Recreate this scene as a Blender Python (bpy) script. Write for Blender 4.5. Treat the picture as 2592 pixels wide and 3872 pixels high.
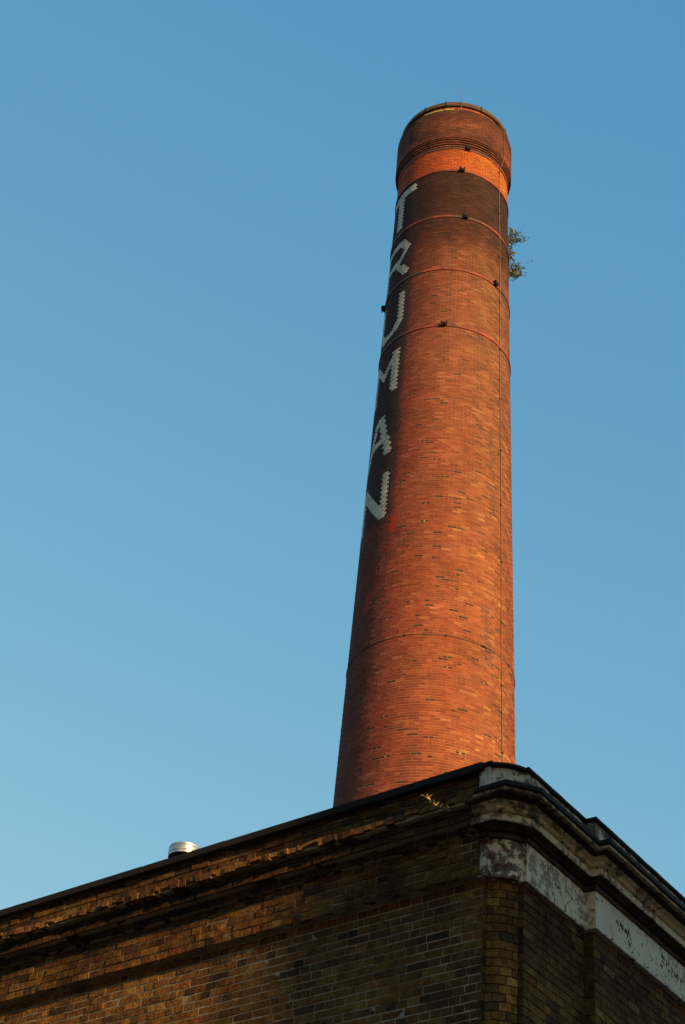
import bpy, bmesh, math, random
import numpy as np
from mathutils import Vector, Matrix, noise as mnoise

scene = bpy.context.scene
for o in list(bpy.data.objects):
    bpy.data.objects.remove(o)
COL = scene.collection
rng = random.Random(7)
PI = math.pi

# ------------------------------------------------------------------ camera
F_PX, PITCH, ROLL = 6768.28, 0.65998018, 0.08703587
cp, sp, cr, sr = math.cos(PITCH), math.sin(PITCH), math.cos(ROLL), math.sin(ROLL)
right, up0, fwd = Vector((1, 0, 0)), Vector((0, -sp, cp)), Vector((0, cp, sp))
cam_x = right * cr + up0 * sr
cam_y = right * -sr + up0 * cr
cam_z = -fwd
CAM_POS = Vector((0, 0, 0))
camd = bpy.data.cameras.new('camera')
camd.sensor_fit = 'VERTICAL'
camd.sensor_height = 24.0
camd.sensor_width = 16.0
camd.lens = 24.0 * F_PX / 3872.0
camd.clip_start = 0.1
camd.clip_end = 5000
cam = bpy.data.objects.new('camera', camd)
COL.objects.link(cam)
cam.matrix_world = Matrix(((cam_x.x, cam_y.x, cam_z.x, 0), (cam_x.y, cam_y.y, cam_z.y, 0),
                           (cam_x.z, cam_y.z, cam_z.z, 0), (0, 0, 0, 1)))
scene.camera = cam

# ------------------------------------------------------------------ sky + sun
SUN_AZ, SUN_EL = math.radians(142.5), math.radians(13)
world = bpy.data.worlds.new('World')
scene.world = world
world.use_nodes = True
wn, wl = world.node_tree.nodes, world.node_tree.links
bg = wn['Background']
sky = wn.new('ShaderNodeTexSky')
sky.sky_type = 'NISHITA'
sky.sun_disc = False
sky.sun_elevation = SUN_EL
sky.sun_rotation = SUN_AZ
sky.air_density = 1.0
sky.dust_density = 0.0
sky.ozone_density = 3.0
sep = wn.new('ShaderNodeSeparateColor')
comb = wn.new('ShaderNodeCombineColor')
wl.new(sky.outputs[0], sep.inputs[0])
for i, (k, g) in enumerate(((2.56, 1.06), (3.42, .613), (4.40, .337))):   # film response of the three channels
    pw = wn.new('ShaderNodeMath'); pw.operation = 'POWER'; pw.inputs[1].default_value = g
    ml = wn.new('ShaderNodeMath'); ml.operation = 'MULTIPLY'; ml.inputs[1].default_value = k
    wl.new(sep.outputs[i], pw.inputs[0]); wl.new(pw.outputs[0], ml.inputs[0]); wl.new(ml.outputs[0], comb.inputs[i])
wl.new(comb.outputs[0], bg.inputs[0])
bg.inputs[1].default_value = 0.05

sund = bpy.data.lights.new('sun', 'SUN')
sund.energy = 5.0
sund.angle = math.radians(0.5)
sund.color = (1.0, 0.60, 0.27)
sun = bpy.data.objects.new('sun', sund)
COL.objects.link(sun)
sdir = Vector((math.sin(SUN_AZ) * math.cos(SUN_EL), math.cos(SUN_AZ) * math.cos(SUN_EL), math.sin(SUN_EL)))
sun.rotation_euler = sdir.to_track_quat('Z', 'Y').to_euler()
sun.location = sdir * 200

vs = scene.view_settings
vs.view_transform = 'Standard'
vs.look = 'None'
vs.exposure = 1.0
vs.gamma = 1.0

# ------------------------------------------------------------------ node helpers
def new_mat(name, rough=0.9, spec=0.2):
    m = bpy.data.materials.new(name); m.use_nodes = True
    b = m.node_tree.nodes['Principled BSDF']
    b.inputs['Roughness'].default_value = rough
    b.inputs['Specular IOR Level'].default_value = spec
    return m, m.node_tree.nodes, m.node_tree.links, b
def ramp(n, stops, interp='LINEAR'):
    r = n.new('ShaderNodeValToRGB'); r.color_ramp.interpolation = interp
    e = r.color_ramp.elements
    while len(e) > 1: e.remove(e[0])
    e[0].position = stops[0][0]; e[0].color = (*stops[0][1], 1)
    for p, c in stops[1:]:
        x = e.new(p); x.color = (*c, 1)
    return r
def bw(n, a, b_, lo=0.0, hi=1.0):
    return ramp(n, [(a, (lo,) * 3), (b_, (hi,) * 3)])
def noise(n, l, vec, scale, detail=4, rough=.6, dist=0):
    t = n.new('ShaderNodeTexNoise'); t.inputs['Scale'].default_value = scale
    t.inputs['Detail'].default_value = detail; t.inputs['Roughness'].default_value = rough
    t.inputs['Distortion'].default_value = dist
    if vec is not None: l.new(vec, t.inputs['Vector'])
    return t
def mix(n, l, fac, a, b_, mode='MIX'):
    m = n.new('ShaderNodeMix'); m.data_type = 'RGBA'; m.blend_type = mode
    for s, v in ((0, fac), (6, a), (7, b_)):
        if hasattr(v, 'links'): l.new(v, m.inputs[s])
        elif s == 0: m.inputs[0].default_value = v
        else: m.inputs[s].default_value = (*v, 1)
    return m.outputs[2]
def math_(n, l, op, a, b_=None, clamp=False):
    m = n.new('ShaderNodeMath'); m.operation = op; m.use_clamp = clamp
    for i, v in enumerate((a, b_)):
        if v is None: continue
        if hasattr(v, 'links'): l.new(v, m.inputs[i])
        else: m.inputs[i].default_value = v
    return m.outputs[0]
def bump(n, l, b, h, strength=.5, dist=.01):
    x = n.new('ShaderNodeBump'); x.inputs['Strength'].default_value = strength; x.inputs['Distance'].default_value = dist
    l.new(h, x.inputs['Height']); l.new(x.outputs[0], b.inputs['Normal'])
def mapped(n, l, sx, sy, sz):
    tc = n.new('ShaderNodeTexCoord'); mp = n.new('ShaderNodeMapping')
    mp.inputs['Scale'].default_value = (sx, sy, sz); l.new(tc.outputs['Object'], mp.inputs[0])
    return tc.outputs['Object'], mp.outputs[0]
def attr(n, name):
    a = n.new('ShaderNodeAttribute'); a.attribute_name = name; return a.outputs['Fac']

# ------------------------------------------------------------------ geometry from the photograph
dL = Vector((-0.76259202, 0.64687975)); dR = Vector((0.60513692, 0.79612142))
nL = Vector((-0.64687975, -0.76259202)); nR = Vector((0.79612142, -0.60513692))
P1 = Vector((1.43116544, 13.52162473)); P2 = Vector((1.7704923, 13.55865086))
WB, QB = 1.04, 0.098          # where the right front steps forward, and how far
AX = Vector((2.59366178, 38.41253596)); CA, CB = 2.65243363, 0.02162031   # chimney axis, radius = CA - CB*z
GROUND = -1.6

# ------------------------------------------------------------------ object helpers
def mesh_obj(name, verts, faces, mat, parent=None, fattr=None, uvs=None, smooth=False, loc=None):
    me = bpy.data.meshes.new(name)
    if loc is not None:
        verts = [(v[0] - loc[0], v[1] - loc[1], v[2] - loc[2]) for v in verts]
    me.from_pydata([tuple(v) for v in verts], [], faces)
    if mat:
        for m in (mat if isinstance(mat, (list, tuple)) else [mat]): me.materials.append(m)
    if fattr:
        for k, vals in fattr.items():
            a = me.attributes.new(k, 'FLOAT', 'FACE'); a.data.foreach_set('value', np.array(vals, dtype=np.float32))
    if smooth: me.polygons.foreach_set('use_smooth', [True] * len(me.polygons))
    me.update()
    o = bpy.data.objects.new(name, me); COL.objects.link(o)
    if loc is not None: o.location = loc
    if parent is not None:
        o.parent = parent
        o.matrix_parent_inverse = Matrix.Translation(-Vector(parent.location)) if parent.parent is None else \
            Matrix.Translation(-(Vector(parent.location)))
    return o
def root(name, loc, label, cat, group=None):
    o = bpy.data.objects.new(name, None); COL.objects.link(o); o.location = loc
    o['label'] = label; o['category'] = cat
    if group: o['group'] = group
    return o
class Acc:
    def __init__(s): s.v = []; s.f = []; s.a = []
    def box(s, c, ax, ay, az, hx, hy, hz, val=0., faces='all', jit=0.):
        """oriented box; ax along, ay outward, az up"""
        b = len(s.v)
        for z in (-1, 1):
            for y in (-1, 1):
                for x in (-1, 1):
                    j = jit
                    s.v.append(c + ax * (x * hx + rng.uniform(-j, j)) + ay * (y * hy + (rng.uniform(-j, j) if y > 0 else 0)) + az * (z * hz + rng.uniform(-j, j)))
        fs = [(2, 3, 7, 6), (0, 2, 6, 4), (3, 1, 5, 7), (6, 7, 5, 4), (0, 1, 3, 2)]
        if faces == 'all': fs.append((1, 0, 4, 5))
        for f in fs:
            s.f.append(tuple(b + i for i in f)); s.a.append(val)
    def build(s, name, mat, parent=None, key='rnd', smooth=False):
        return mesh_obj(name, s.v, s.f, mat, parent, {key: s.a}, smooth=smooth)
def tube(pts, rad, seg=6, close=False, acc=None, val=0.):
    """tapering tube along points; rad may be a list"""
    acc = acc or Acc()
    n = len(pts)
    rr = rad if isinstance(rad, (list, tuple)) else [rad] * n
    base = len(acc.v)
    for i, p in enumerate(pts):
        a = pts[(i - 1) % n] if (i > 0 or close) else p
        c = pts[(i + 1) % n] if (i < n - 1 or close) else p
        t = (Vector(c) - Vector(a)).normalized()
        u = t.cross(Vector((0, 0, 1)))
        if u.length < .1: u = t.cross(Vector((0, 1, 0)))
        u.normalize(); w = u.cross(t)
        for k in range(seg):
            an = 2 * PI * k / seg
            acc.v.append(Vector(p) + u * (math.cos(an) * rr[i]) + w * (math.sin(an) * rr[i]))
    for i in range(n if close else n - 1):
        j = (i + 1) % n
        for k in range(seg):
            k2 = (k + 1) % seg
            acc.f.append((base + i * seg + k, base + i * seg + k2, base + j * seg + k2, base + j * seg + k)); acc.a.append(val)
    if not close:
        acc.f.append(tuple(base + k for k in range(seg))); acc.a.append(val)
        acc.f.append(tuple(base + (n - 1) * seg + k for k in reversed(range(seg)))); acc.a.append(val)
    return acc

# ================================================================== MATERIALS
def chimney_brick(name, panel_dark=False):
    m, n, l, b = new_mat(name, .88, .25)
    obj, _ = mapped(n, l, 1, 1, 1)
    r = attr(n, 'rnd')
    base = ramp(n, [(0, (.055, .022, .011)), (.045, (.075, .028, .013)), (.06, (.15, .040, .019)), (.3, (.21, .052, .023)),
                    (.6, (.25, .066, .027)), (.88, (.28, .082, .032)), (.96, (.31, .115, .042)), (1, (.36, .16, .06))])
    l.new(r, base.inputs[0])
    sz = n.new('ShaderNodeSeparateXYZ'); l.new(obj, sz.inputs[0])
    # browner, pinker brick higher up the shaft
    big = noise(n, l, obj, .55, 3)
    zz = math_(n, l, 'ADD', sz.outputs[2], math_(n, l, 'MULTIPLY', big.outputs[0], 5.0))
    up = n.new('ShaderNodeMapRange'); up.inputs[1].default_value = 28; up.inputs[2].default_value = 38
    l.new(zz, up.inputs[0])
    hb = ramp(n, [(0, (.055, .025, .014)), (.07, (.12, .042, .02)), (.4, (.17, .056, .026)), (.85, (.21, .075, .034)), (1, (.25, .115, .055))])
    l.new(r, hb.inputs[0])
    c = mix(n, l, up.outputs[0], base.outputs[0], hb.outputs[0])
    # patchy weathering
    p = noise(n, l, obj, 1.3, 6, .65, .4); pr = bw(n, .3, .72, .62, 1.22); l.new(p.outputs[0], pr.inputs[0])
    c = mix(n, l, 1.0, c, pr.outputs[0], 'MULTIPLY')
    fine = noise(n, l, obj, 30, 3, .7); fr = bw(n, .3, .7, .78, 1.2); l.new(fine.outputs[0], fr.inputs[0])
    c = mix(n, l, 1.0, c, fr.outputs[0], 'MULTIPLY')
    # soot below the new brick collar: two tide lines
    sn = noise(n, l, obj, 1.1, 6, .72)
    zs = math_(n, l, 'ADD', sz.outputs[2], math_(n, l, 'MULTIPLY', math_(n, l, 'SUBTRACT', sn.outputs[0], .5), 3.2))
    s1 = ramp(n, [(0, (1, 1, 1)), (.33, (.86, .84, .80)), (.48, (.50, .46, .46)), (.6, (.27, .28, .31)), (.93, (.21, .23, .28)), (1, (.24, .26, .31))])
    mr = n.new('ShaderNodeMapRange'); mr.inputs[1].default_value = 36; mr.inputs[2].default_value = 42; l.new(zs, mr.inputs[0])
    l.new(mr.outputs[0], s1.inputs[0])
    below = n.new('ShaderNodeMath'); below.operation = 'LESS_THAN'; l.new(sz.outputs[2], below.inputs[0]); below.inputs[1].default_value = 42.0
    bl = noise(n, l, obj, 2.4, 5, .7); blr = bw(n, .35, .66, .58, 1.22); l.new(bl.outputs[0], blr.inputs[0])
    blz = mix(n, l, mr.outputs[0], (1., 1., 1.), blr.outputs[0])
    c1 = mix(n, l, 1.0, mix(n, l, 1.0, c, s1.outputs[0], 'MULTIPLY'), blz, 'MULTIPLY')
    c = mix(n, l, below.outputs[0], c, c1)
    # renewed orange collar
    hi = math_(n, l, 'GREATER_THAN', sz.outputs[2], 42.0)
    lo2 = math_(n, l, 'LESS_THAN', sz.outputs[2], 43.11)
    col = ramp(n, [(0, (.30, .070, .012)), (.5, (.38, .095, .015)), (1, (.43, .125, .022))]); l.new(r, col.inputs[0])
    colf = mix(n, l, .85, col.outputs[0], pr.outputs[0], 'MULTIPLY')
    c = mix(n, l, math_(n, l, 'MULTIPLY', hi, lo2), c, colf)
    # sooty cap
    hi3 = math_(n, l, 'GREATER_THAN', sz.outputs[2], 43.11)
    capn = noise(n, l, obj, 1.1, 5, .7); capr = ramp(n, [(.36, (.30, .30, .31)), (.66, (1.05, .92, .85))]); l.new(capn.outputs[0], capr.inputs[0])
    zc = n.new('ShaderNodeMapRange'); zc.inputs[1].default_value = 44.2; zc.inputs[2].default_value = 44.75
    zc.inputs[3].default_value = 1.0; zc.inputs[4].default_value = .42
    l.new(zs, zc.inputs[0])
    cc = mix(n, l, 1.0, hb.outputs[0], capr.outputs[0], 'MULTIPLY')
    cc = mix(n, l, 1.0, cc, zc.outputs[0], 'MULTIPLY')
    cc = mix(n, l, math_(n, l, 'GREATER_THAN', sz.outputs[2], 44.775), cc, base.outputs[0])
    c = mix(n, l, hi3, c, cc)
    # dark: near-black strip under the lettering, streaks, and shade painted on the lower left
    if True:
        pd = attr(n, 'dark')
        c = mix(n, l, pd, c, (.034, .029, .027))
        rd = attr(n, 'red')
        c = mix(n, l, rd, c, (.42, .035, .012))
    # sandier brick towards the right, deeper and darker red towards the left
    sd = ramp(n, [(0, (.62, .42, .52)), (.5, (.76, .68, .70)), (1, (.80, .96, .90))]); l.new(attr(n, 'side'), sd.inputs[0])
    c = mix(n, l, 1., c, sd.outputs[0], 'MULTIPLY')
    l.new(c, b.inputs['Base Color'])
    bump(n, l, b, fine.outputs[0], .35, .006)
    return m
M_CBRICK = chimney_brick('chimney_brick')

def mortar(name, colA, colB, soot_z=None):
    m, n, l, b = new_mat(name, .95, .1)
    obj, _ = mapped(n, l, 1, 1, 1)
    t = noise(n, l, obj, 1.7, 5, .65); r = ramp(n, [(.3, colA), (.7, colB)]); l.new(t.outputs[0], r.inputs[0])
    c = r.outputs[0]
    if soot_z:
        sz = n.new('ShaderNodeSeparateXYZ'); l.new(obj, sz.inputs[0])
        mr = n.new('ShaderNodeMapRange'); mr.inputs[1].default_value = soot_z[0]; mr.inputs[2].default_value = soot_z[1]
        zz = math_(n, l, 'ADD', sz.outputs[2], math_(n, l, 'MULTIPLY', t.outputs[0], 1.0)); l.new(zz, mr.inputs[0])
        c = mix(n, l, mr.outputs[0], c, (.05, .025, .018))
    f = noise(n, l, obj, 60, 2); fr = bw(n, .3, .7, .8, 1.2); l.new(f.outputs[0], fr.inputs[0])
    c = mix(n, l, 1., c, fr.outputs[0], 'MULTIPLY')
    l.new(c, b.inputs['Base Color']); bump(n, l, b, f.outputs[0], .4, .004)
    return m
M_CMORTAR = mortar('chimney_mortar', (.19, .095, .045), (.34, .20, .09), (38.9, 39.6))
M_WMORTAR = mortar('lime_mortar', (.10, .092, .062), (.38, .34, .235))
M_QMORTAR = mortar('sooty_mortar', (.035, .03, .02), (.11, .09, .06))

def stock_brick(name, kind):
    """yellow London stock brick under a century of soot"""
    m, n, l, b = new_mat(name, .92, .18)
    obj, _ = mapped(n, l, 1, 1, 1)
    r = attr(n, 'rnd')
    base = ramp(n, [(0, (.040, .025, .012)), (.07, (.085, .046, .015)), (.2, (.125, .056, .015)), (.5, (.155, .078, .018)),
                    (.75, (.18, .093, .021)), (.88, (.215, .118, .026)), (.94, (.19, .062, .016)), (1, (.27, .175, .055))])
    l.new(r, base.inputs[0])
    c = base.outputs[0]
    st = noise(n, l, obj, 1.05, 6, .65, .3)
    sz = n.new('ShaderNodeSeparateXYZ'); l.new(obj, sz.inputs[0])
    lo, hi = {'left': (.45, 1.2), 'frieze': (.28, .95), 'cornice': (.10, .42), 'parapet': (.25, .72), 'ledge': (.22, 1.5), 'corner': (.48, 1.35), 'right': (.38, 1.0)}[kind]
    sr_ = bw(n, .34, .68, lo, hi); l.new(st.outputs[0], sr_.inputs[0])
    c = mix(n, l, 1., c, sr_.outputs[0], 'MULTIPLY')
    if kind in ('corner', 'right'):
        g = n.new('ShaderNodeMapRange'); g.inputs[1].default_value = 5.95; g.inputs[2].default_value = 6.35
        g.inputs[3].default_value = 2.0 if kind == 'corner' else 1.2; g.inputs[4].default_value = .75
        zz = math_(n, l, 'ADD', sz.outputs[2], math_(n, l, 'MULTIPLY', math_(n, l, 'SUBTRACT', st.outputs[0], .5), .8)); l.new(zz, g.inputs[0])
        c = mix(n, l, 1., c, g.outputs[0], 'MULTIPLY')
    fine = noise(n, l, obj, 42, 5, .75); fr = bw(n, .3, .72, .42, 1.45); l.new(fine.outputs[0], fr.inputs[0])
    c = mix(n, l, 1., c, fr.outputs[0], 'MULTIPLY')
    l.new(c, b.inputs['Base Color'])
    md = noise(n, l, obj, 17, 3, .6)
    mdr = bw(n, .3, .7, .58, 1.42); l.new(md.outputs[0], mdr.inputs[0])
    l.new(mix(n, l, 1., c, mdr.outputs[0], 'MULTIPLY'), b.inputs['Base Color'])
    h = math_(n, l, 'ADD', fine.outputs[0], math_(n, l, 'MULTIPLY', md.outputs[0], 1.4))
    bump(n, l, b, h, .9, .014 if kind not in ('corner', 'right') else .006)
    return m
M_SBL = stock_brick('stock_brick', 'left')
M_SBF = stock_brick('frieze_brick', 'frieze')
M_SBK = stock_brick('soot_blackened_brick', 'cornice')
M_SBP = stock_brick('parapet_brick', 'parapet')
M_SBE = stock_brick('eroded_red_brick', 'ledge')
M_SBC = stock_brick('stock_brick_rounded', 'corner')
M_SBR = stock_brick('stock_brick_sooty', 'right')

def stucco(name, clean, grime, peel, peel_amt, stain_amt, specks=0.):
    m, n, l, b = new_mat(name, .85, .2)
    obj, st_ = mapped(n, l, 5.0, 5.0, 1.1)
    w1 = noise(n, l, obj, 1.8, 6, .6, .2); wr = ramp(n, [(.3, clean), (.72, tuple(x * y for x, y in zip(clean, (.78, .72, .58))))]); l.new(w1.outputs[0], wr.inputs[0])
    c = wr.outputs[0]
    # flaking: cement then brick shows
    pn = noise(n, l, obj, 13, 8, .72, .25)
    big = noise(n, l, obj, 3.1, 3, .55)
    pv = math_(n, l, 'ADD', math_(n, l, 'MULTIPLY', pn.outputs[0], .6), math_(n, l, 'MULTIPLY', big.outputs[0], .4))
    t = .66 - .26 * peel_amt
    f1 = bw(n, t, t + .012); l.new(pv, f1.inputs[0])
    c = mix(n, l, f1.outputs[0], c, grime)
    f2 = bw(n, t + .055, t + .07); l.new(pv, f2.inputs[0])
    c = mix(n, l, f2.outputs[0], c, peel)
    # water stains running down
    sn = noise(n, l, st_, 1.6, 6, .7); s0 = .66 - .3 * stain_amt
    sr_ = bw(n, s0, s0 + .22, 0, .9); l.new(sn.outputs[0], sr_.inputs[0])
    c = mix(n, l, sr_.outputs[0], c, tuple(x * .32 for x in grime))
    # hairline cracks
    vo = n.new('ShaderNodeTexVoronoi'); vo.feature = 'DISTANCE_TO_EDGE'; vo.inputs['Scale'].default_value = 3.4
    dn = noise(n, l, obj, 6, 4); dm = mix(n, l, .13, obj, dn.outputs[1], 'ADD'); l.new(dm, vo.inputs['Vector'])
    cr_ = bw(n, .004, .012, 1, 0); l.new(vo.outputs[0], cr_.inputs[0])
    cm = noise(n, l, obj, 2.7, 2); cmr = bw(n, .5, .56, 0, .85); l.new(cm.outputs[0], cmr.inputs[0])
    cf = math_(n, l, 'MULTIPLY', cr_.outputs[0], cmr.outputs[0])
    c = mix(n, l, cf, c, (.02, .017, .014))
    if specks:
        sv = noise(n, l, obj, 19, 4, .6, .9); sm = noise(n, l, obj, 3.4, 3)
        sx = math_(n, l, 'ADD', math_(n, l, 'MULTIPLY', sv.outputs[0], .62), math_(n, l, 'MULTIPLY', sm.outputs[0], .38))
        f3 = bw(n, .60 - .03 * specks, .62 - .03 * specks); l.new(sx, f3.inputs[0])
        c = mix(n, l, f3.outputs[0], c, (.06, .05, .035))
    l.new(c, b.inputs['Base Color'])
    h = math_(n, l, 'SUBTRACT', math_(n, l, 'MULTIPLY', noise(n, l, obj, 30, 4, .7).outputs[0], .35), math_(n, l, 'ADD', f1.outputs[0], cf))
    bump(n, l, b, h, .8, .008)
    return m
M_ST_CLEAN = stucco('painted_stucco', (.60, .60, .50), (.26, .24, .19), (.13, .10, .07), .24, .30, 1.5)
M_ST_MID = stucco('stained_stucco', (.64, .60, .46), (.28, .25, .18), (.15, .12, .09), .52, .25)
M_ST_PEEL = stucco('flaking_stucco', (.66, .60, .44), (.13, .115, .085), (.09, .032, .016), .71, .15)
M_ST_DIRTY = stucco('sooty_stucco', (.42, .38, .27), (.11, .095, .06), (.05, .035, .02), .50, .60)
M_ST_CORN = stucco('grimy_cornice_stucco', (.64, .59, .45), (.20, .17, .11), (.07, .05, .03), .52, .40)
M_SOFFIT = stucco('shade_blackened_stucco', (.075, .062, .038), (.04, .033, .02), (.03, .02, .012), .5, .6)  # sooty stucco, darkened further with under-cornice shade put into the colour
M_ST_PAR = stucco('streaked_stucco', (.54, .53, .43), (.15, .15, .11), (.05, .045, .033), .62, .62)

def plain(name, col, rough=.8, var=.3, scale=8., metallic=0., bmp=.2, spec=.2):
    m, n, l, b = new_mat(name, rough, spec); b.inputs['Metallic'].default_value = metallic
    obj, _ = mapped(n, l, 1, 1, 1)
    t = noise(n, l, obj, scale, 5, .65); r = ramp(n, [(.28, tuple(x * (1 - var) for x in col)), (.72, tuple(min(1, x * (1 + var)) for x in col))])
    l.new(t.outputs[0], r.inputs[0]); l.new(r.outputs[0], b.inputs['Base Color'])
    if bmp: bump(n, l, b, t.outputs[0], bmp, .01)
    return m
M_COPE = plain('weathered_coping_stone', (.012, .0105, .008), .9, .45, 5, bmp=.4)
M_ASPH = plain('asphalt_capping', (.012, .011, .010), .75, .4, 6)
M_LEAD = plain('lead_flashing', (.045, .045, .042), .7, .4, 4)
M_WIRE = plain('weathered_copper_rod', (.115, .082, .05), .7, .3, 3, bmp=0)
M_IRON = plain('black_iron', (.018, .015, .014), .8, .4, 20)
M_RIM = plain('rusty_rim_iron', (.065, .045, .033), .8, .4, 3)
M_YELL = plain('lime_yellow_sealant', (.28, .32, .10), .6, .2, 10, bmp=0)
M_STEM = plain('brown_twig', (.09, .06, .035), .9, .3, 30, bmp=0)
M_GLAZE, n_, l_, b_ = new_mat('white_glazed_brick', .6, .3)
o_, _ = mapped(n_, l_, 1, 1, 1)
r_ = ramp(n_, [(0, (.33, .32, .25)), (.5, (.41, .40, .31)), (1, (.48, .47, .36))]); l_.new(attr(n_, 'rnd'), r_.inputs[0])
t_ = noise(n_, l_, o_, 3, 5, .7); tr_ = bw(n_, .35, .65, .75, 1.1); l_.new(t_.outputs[0], tr_.inputs[0])
l_.new(mix(n_, l_, 1., r_.outputs[0], tr_.outputs[0], 'MULTIPLY'), b_.inputs['Base Color'])

# steel band: red primer with soot and rust
M_BAND, n_, l_, b_ = new_mat('red_painted_steel', .65, .3)
o_, _ = mapped(n_, l_, 1, 1, 1)
t_ = noise(n_, l_, o_, .75, 6, .7, .5); r_ = ramp(n_, [(.40, (.045, .030, .018)), (.47, (.08, .026, .013)), (.56, (.19, .034, .014)), (.8, (.29, .065, .028))])
l_.new(t_.outputs[0], r_.inputs[0]); l_.new(r_.outputs[0], b_.inputs['Base Color'])

def leaf_mat(name, stops, trans=.4):
    m, n, l, b = new_mat(name, .55, .3)
    r = ramp(n, stops); l.new(attr(n, 'rnd'), r.inputs[0]); l.new(r.outputs[0], b.inputs['Base Color'])
    tr = n.new('ShaderNodeBsdfTranslucent'); l.new(r.outputs[0], tr.inputs[0])
    ms = n.new('ShaderNodeMixShader'); ms.inputs[0].default_value = trans
    out = n['Material Output']; l.new(b.outputs[0], ms.inputs[1]); l.new(tr.outputs[0], ms.inputs[2]); l.new(ms.outputs[0], out.inputs[0])
    return m
M_LEAF = leaf_mat('shrub_leaf', [(0, (.035, .065, .018)), (.6, (.085, .12, .03)), (.85, (.20, .19, .05)), (1, (.55, .48, .22))])
M_LEAFY = leaf_mat('yellow_leaf', [(0, (.30, .14, .02)), (.4, (.70, .48, .06)), (1, (.85, .66, .16))], .3)
M_LEAFG = leaf_mat('green_leaf', [(0, (.03, .06, .015)), (1, (.10, .15, .04))], .3)
M_GALV, n_, l_, b_ = new_mat('galvanised_steel', .38, .5)
b_.inputs['Metallic'].default_value = .85
o_, _ = mapped(n_, l_, 1, 1, 1)
t_ = noise(n_, l_, o_, 14, 4, .6); r_ = ramp(n_, [(.3, (.36, .38, .36)), (.7, (.52, .54, .51))]); l_.new(t_.outputs[0], r_.inputs[0]); l_.new(r_.outputs[0], b_.inputs['Base Color'])
t2_ = bw(n_, .3, .7, .34, .5); l_.new(t_.outputs[0], t2_.inputs[0]); l_.new(t2_.outputs[0], b_.inputs['Roughness'])
M_DARKIN = plain('sooty_duct_inside', (.05, .042, .035), .8, .3, 10)
M_ROOF = plain('roofing_felt', (.05, .05, .048), .95, .3, 2)
M_GROUND = plain('asphalt_ground', (.05, .05, .048), .95, .35, 1.2)
M_WH = plain('warehouse_brick', (.12, .06, .035), .9, .3, 2)
M_GLASS = plain('dark_window_glass', (.02, .025, .03), .15, .2, 2, bmp=0, spec=.5)

# ================================================================== CHIMNEY
ROOT_CH = root('brick_chimney', (AX.x, AX.y, GROUND), 'tall tapering round red brick chimney lettered in white brick, standing behind the corner building', 'chimney')
def cpos(th, z, r):
    """th in radians: 0 faces the camera, positive to the right"""
    return Vector((AX.x + r * math.sin(th), AX.y - r * math.cos(th), z))
def crad(z):
    return CA - CB * z
ROW = .075
NB = 54
rad = math.radians
# ---- letters as strokes in brick space (theta in degrees, height 0..1)
LET = {
 'T': (40.22, 41.80, [((-86, .92), (-44.5, .92), 2.2, .085), ((-64.7, 0), (-64.7, .9), 4.6, .04)]),
 'R': (37.93, 39.52, [((-83, 0), (-83, 1), 3.8, .04), ((-85, .93), (-55, .93), 2.2, .075), ((-56, .91), (-48.3, .72), 3.5, .065), ((-48.3, .72), (-55.5, .46), 3.0, .055),
                       ((-56, .43), (-83, .43), 1.8, .075), ((-63, .40), (-49, .06), 4.0, .07)]),
 'U': (35.58, 37.14, [((-49.6, 1), (-49.6, .28), 3.7, .04), ((-82.5, 1), (-82.5, .28), 3.8, .04), ((-50, .26), (-59, .09), 4.0, .075), ((-58, .09), (-74, .09), 2, .08), ((-73, .09), (-82, .27), 4., .075)]),
 'M': (33.33, 34.82, [((-50, 1), (-50, 0), 4.1, .04), ((-82.5, 1), (-82.5, 0), 4, .04), ((-51.5, .93), (-66.5, .50), 3.4, .065), ((-81, .93), (-66.5, .50), 3.0, .06)]),
 'A': (30.96, 32.55, [((-62.5, .95), (-50, .03), 3.8, .05), ((-68.5, .90), (-82.5, .03), 3.2, .05), ((-62, .93), (-67, .93), 2.2, .07), ((-56, .40), (-79, .40), 1.5, .07)]),
 'N': (28.72, 30.26, [((-50, 1), (-50, 0), 3.7, .04), ((-82.5, 1), (-82.5, 0), 3.9, .04), ((-80.5, .90), (-51.5, .10), 4.8, .09)]),
}
def letter_at(thd, z):
    for k, (z0, z1, strokes) in LET.items():
        if not (z0 - .02 <= z <= z1 + .02): continue
        y = (z - z0) / (z1 - z0)
        for (a, b, wx, wy) in strokes:
            ax, ay = (thd - a[0]) / wx, (y - a[1]) / wy
            bx, by = (b[0] - a[0]) / wx, (b[1] - a[1]) / wy
            t = max(0, min(1, (ax * bx + ay * by) / (bx * bx + by * by)))
            if math.hypot(ax - t * bx, ay - t * by) <= 1.0: return k
    return None
CV = []; CFc = []; CR = []; CD = []; CRED = []; CSI = []
LV = {k: Acc() for k in LET}
def brick_quad(th0, th1, z0, z1, r0, r1, proud, V, Fc, lists, vals, jit=.0012, bottom=True):
    b = len(V)
    ins = .0
    j = [rng.uniform(-jit, jit) for _ in range(4)]
    V.append(cpos(th0, z0, r0 + proud + j[0])); V.append(cpos(th1, z0, r0 + proud + j[1]))
    V.append(cpos(th1, z1, r1 + proud + j[2])); V.append(cpos(th0, z1, r1 + proud + j[3]))
    V.append(cpos(th0, z0, r0 - .004)); V.append(cpos(th1, z0, r0 - .004))
    V.append(cpos(th1, z1, r1 - .004)); V.append(cpos(th0, z1, r1 - .004))
    for f in ((0, 1, 2, 3), (4, 5, 1, 0), (5, 6, 2, 1), (7, 4, 0, 3), (6, 7, 3, 2)):
        Fc.append(tuple(b + i for i in f))
        for L_, v_ in zip(lists, vals): L_.append(v_)
TOPZ = 42.0
row = 0
z = GROUND
def brick_rnd():
    x = rng.random()
    return x
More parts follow.
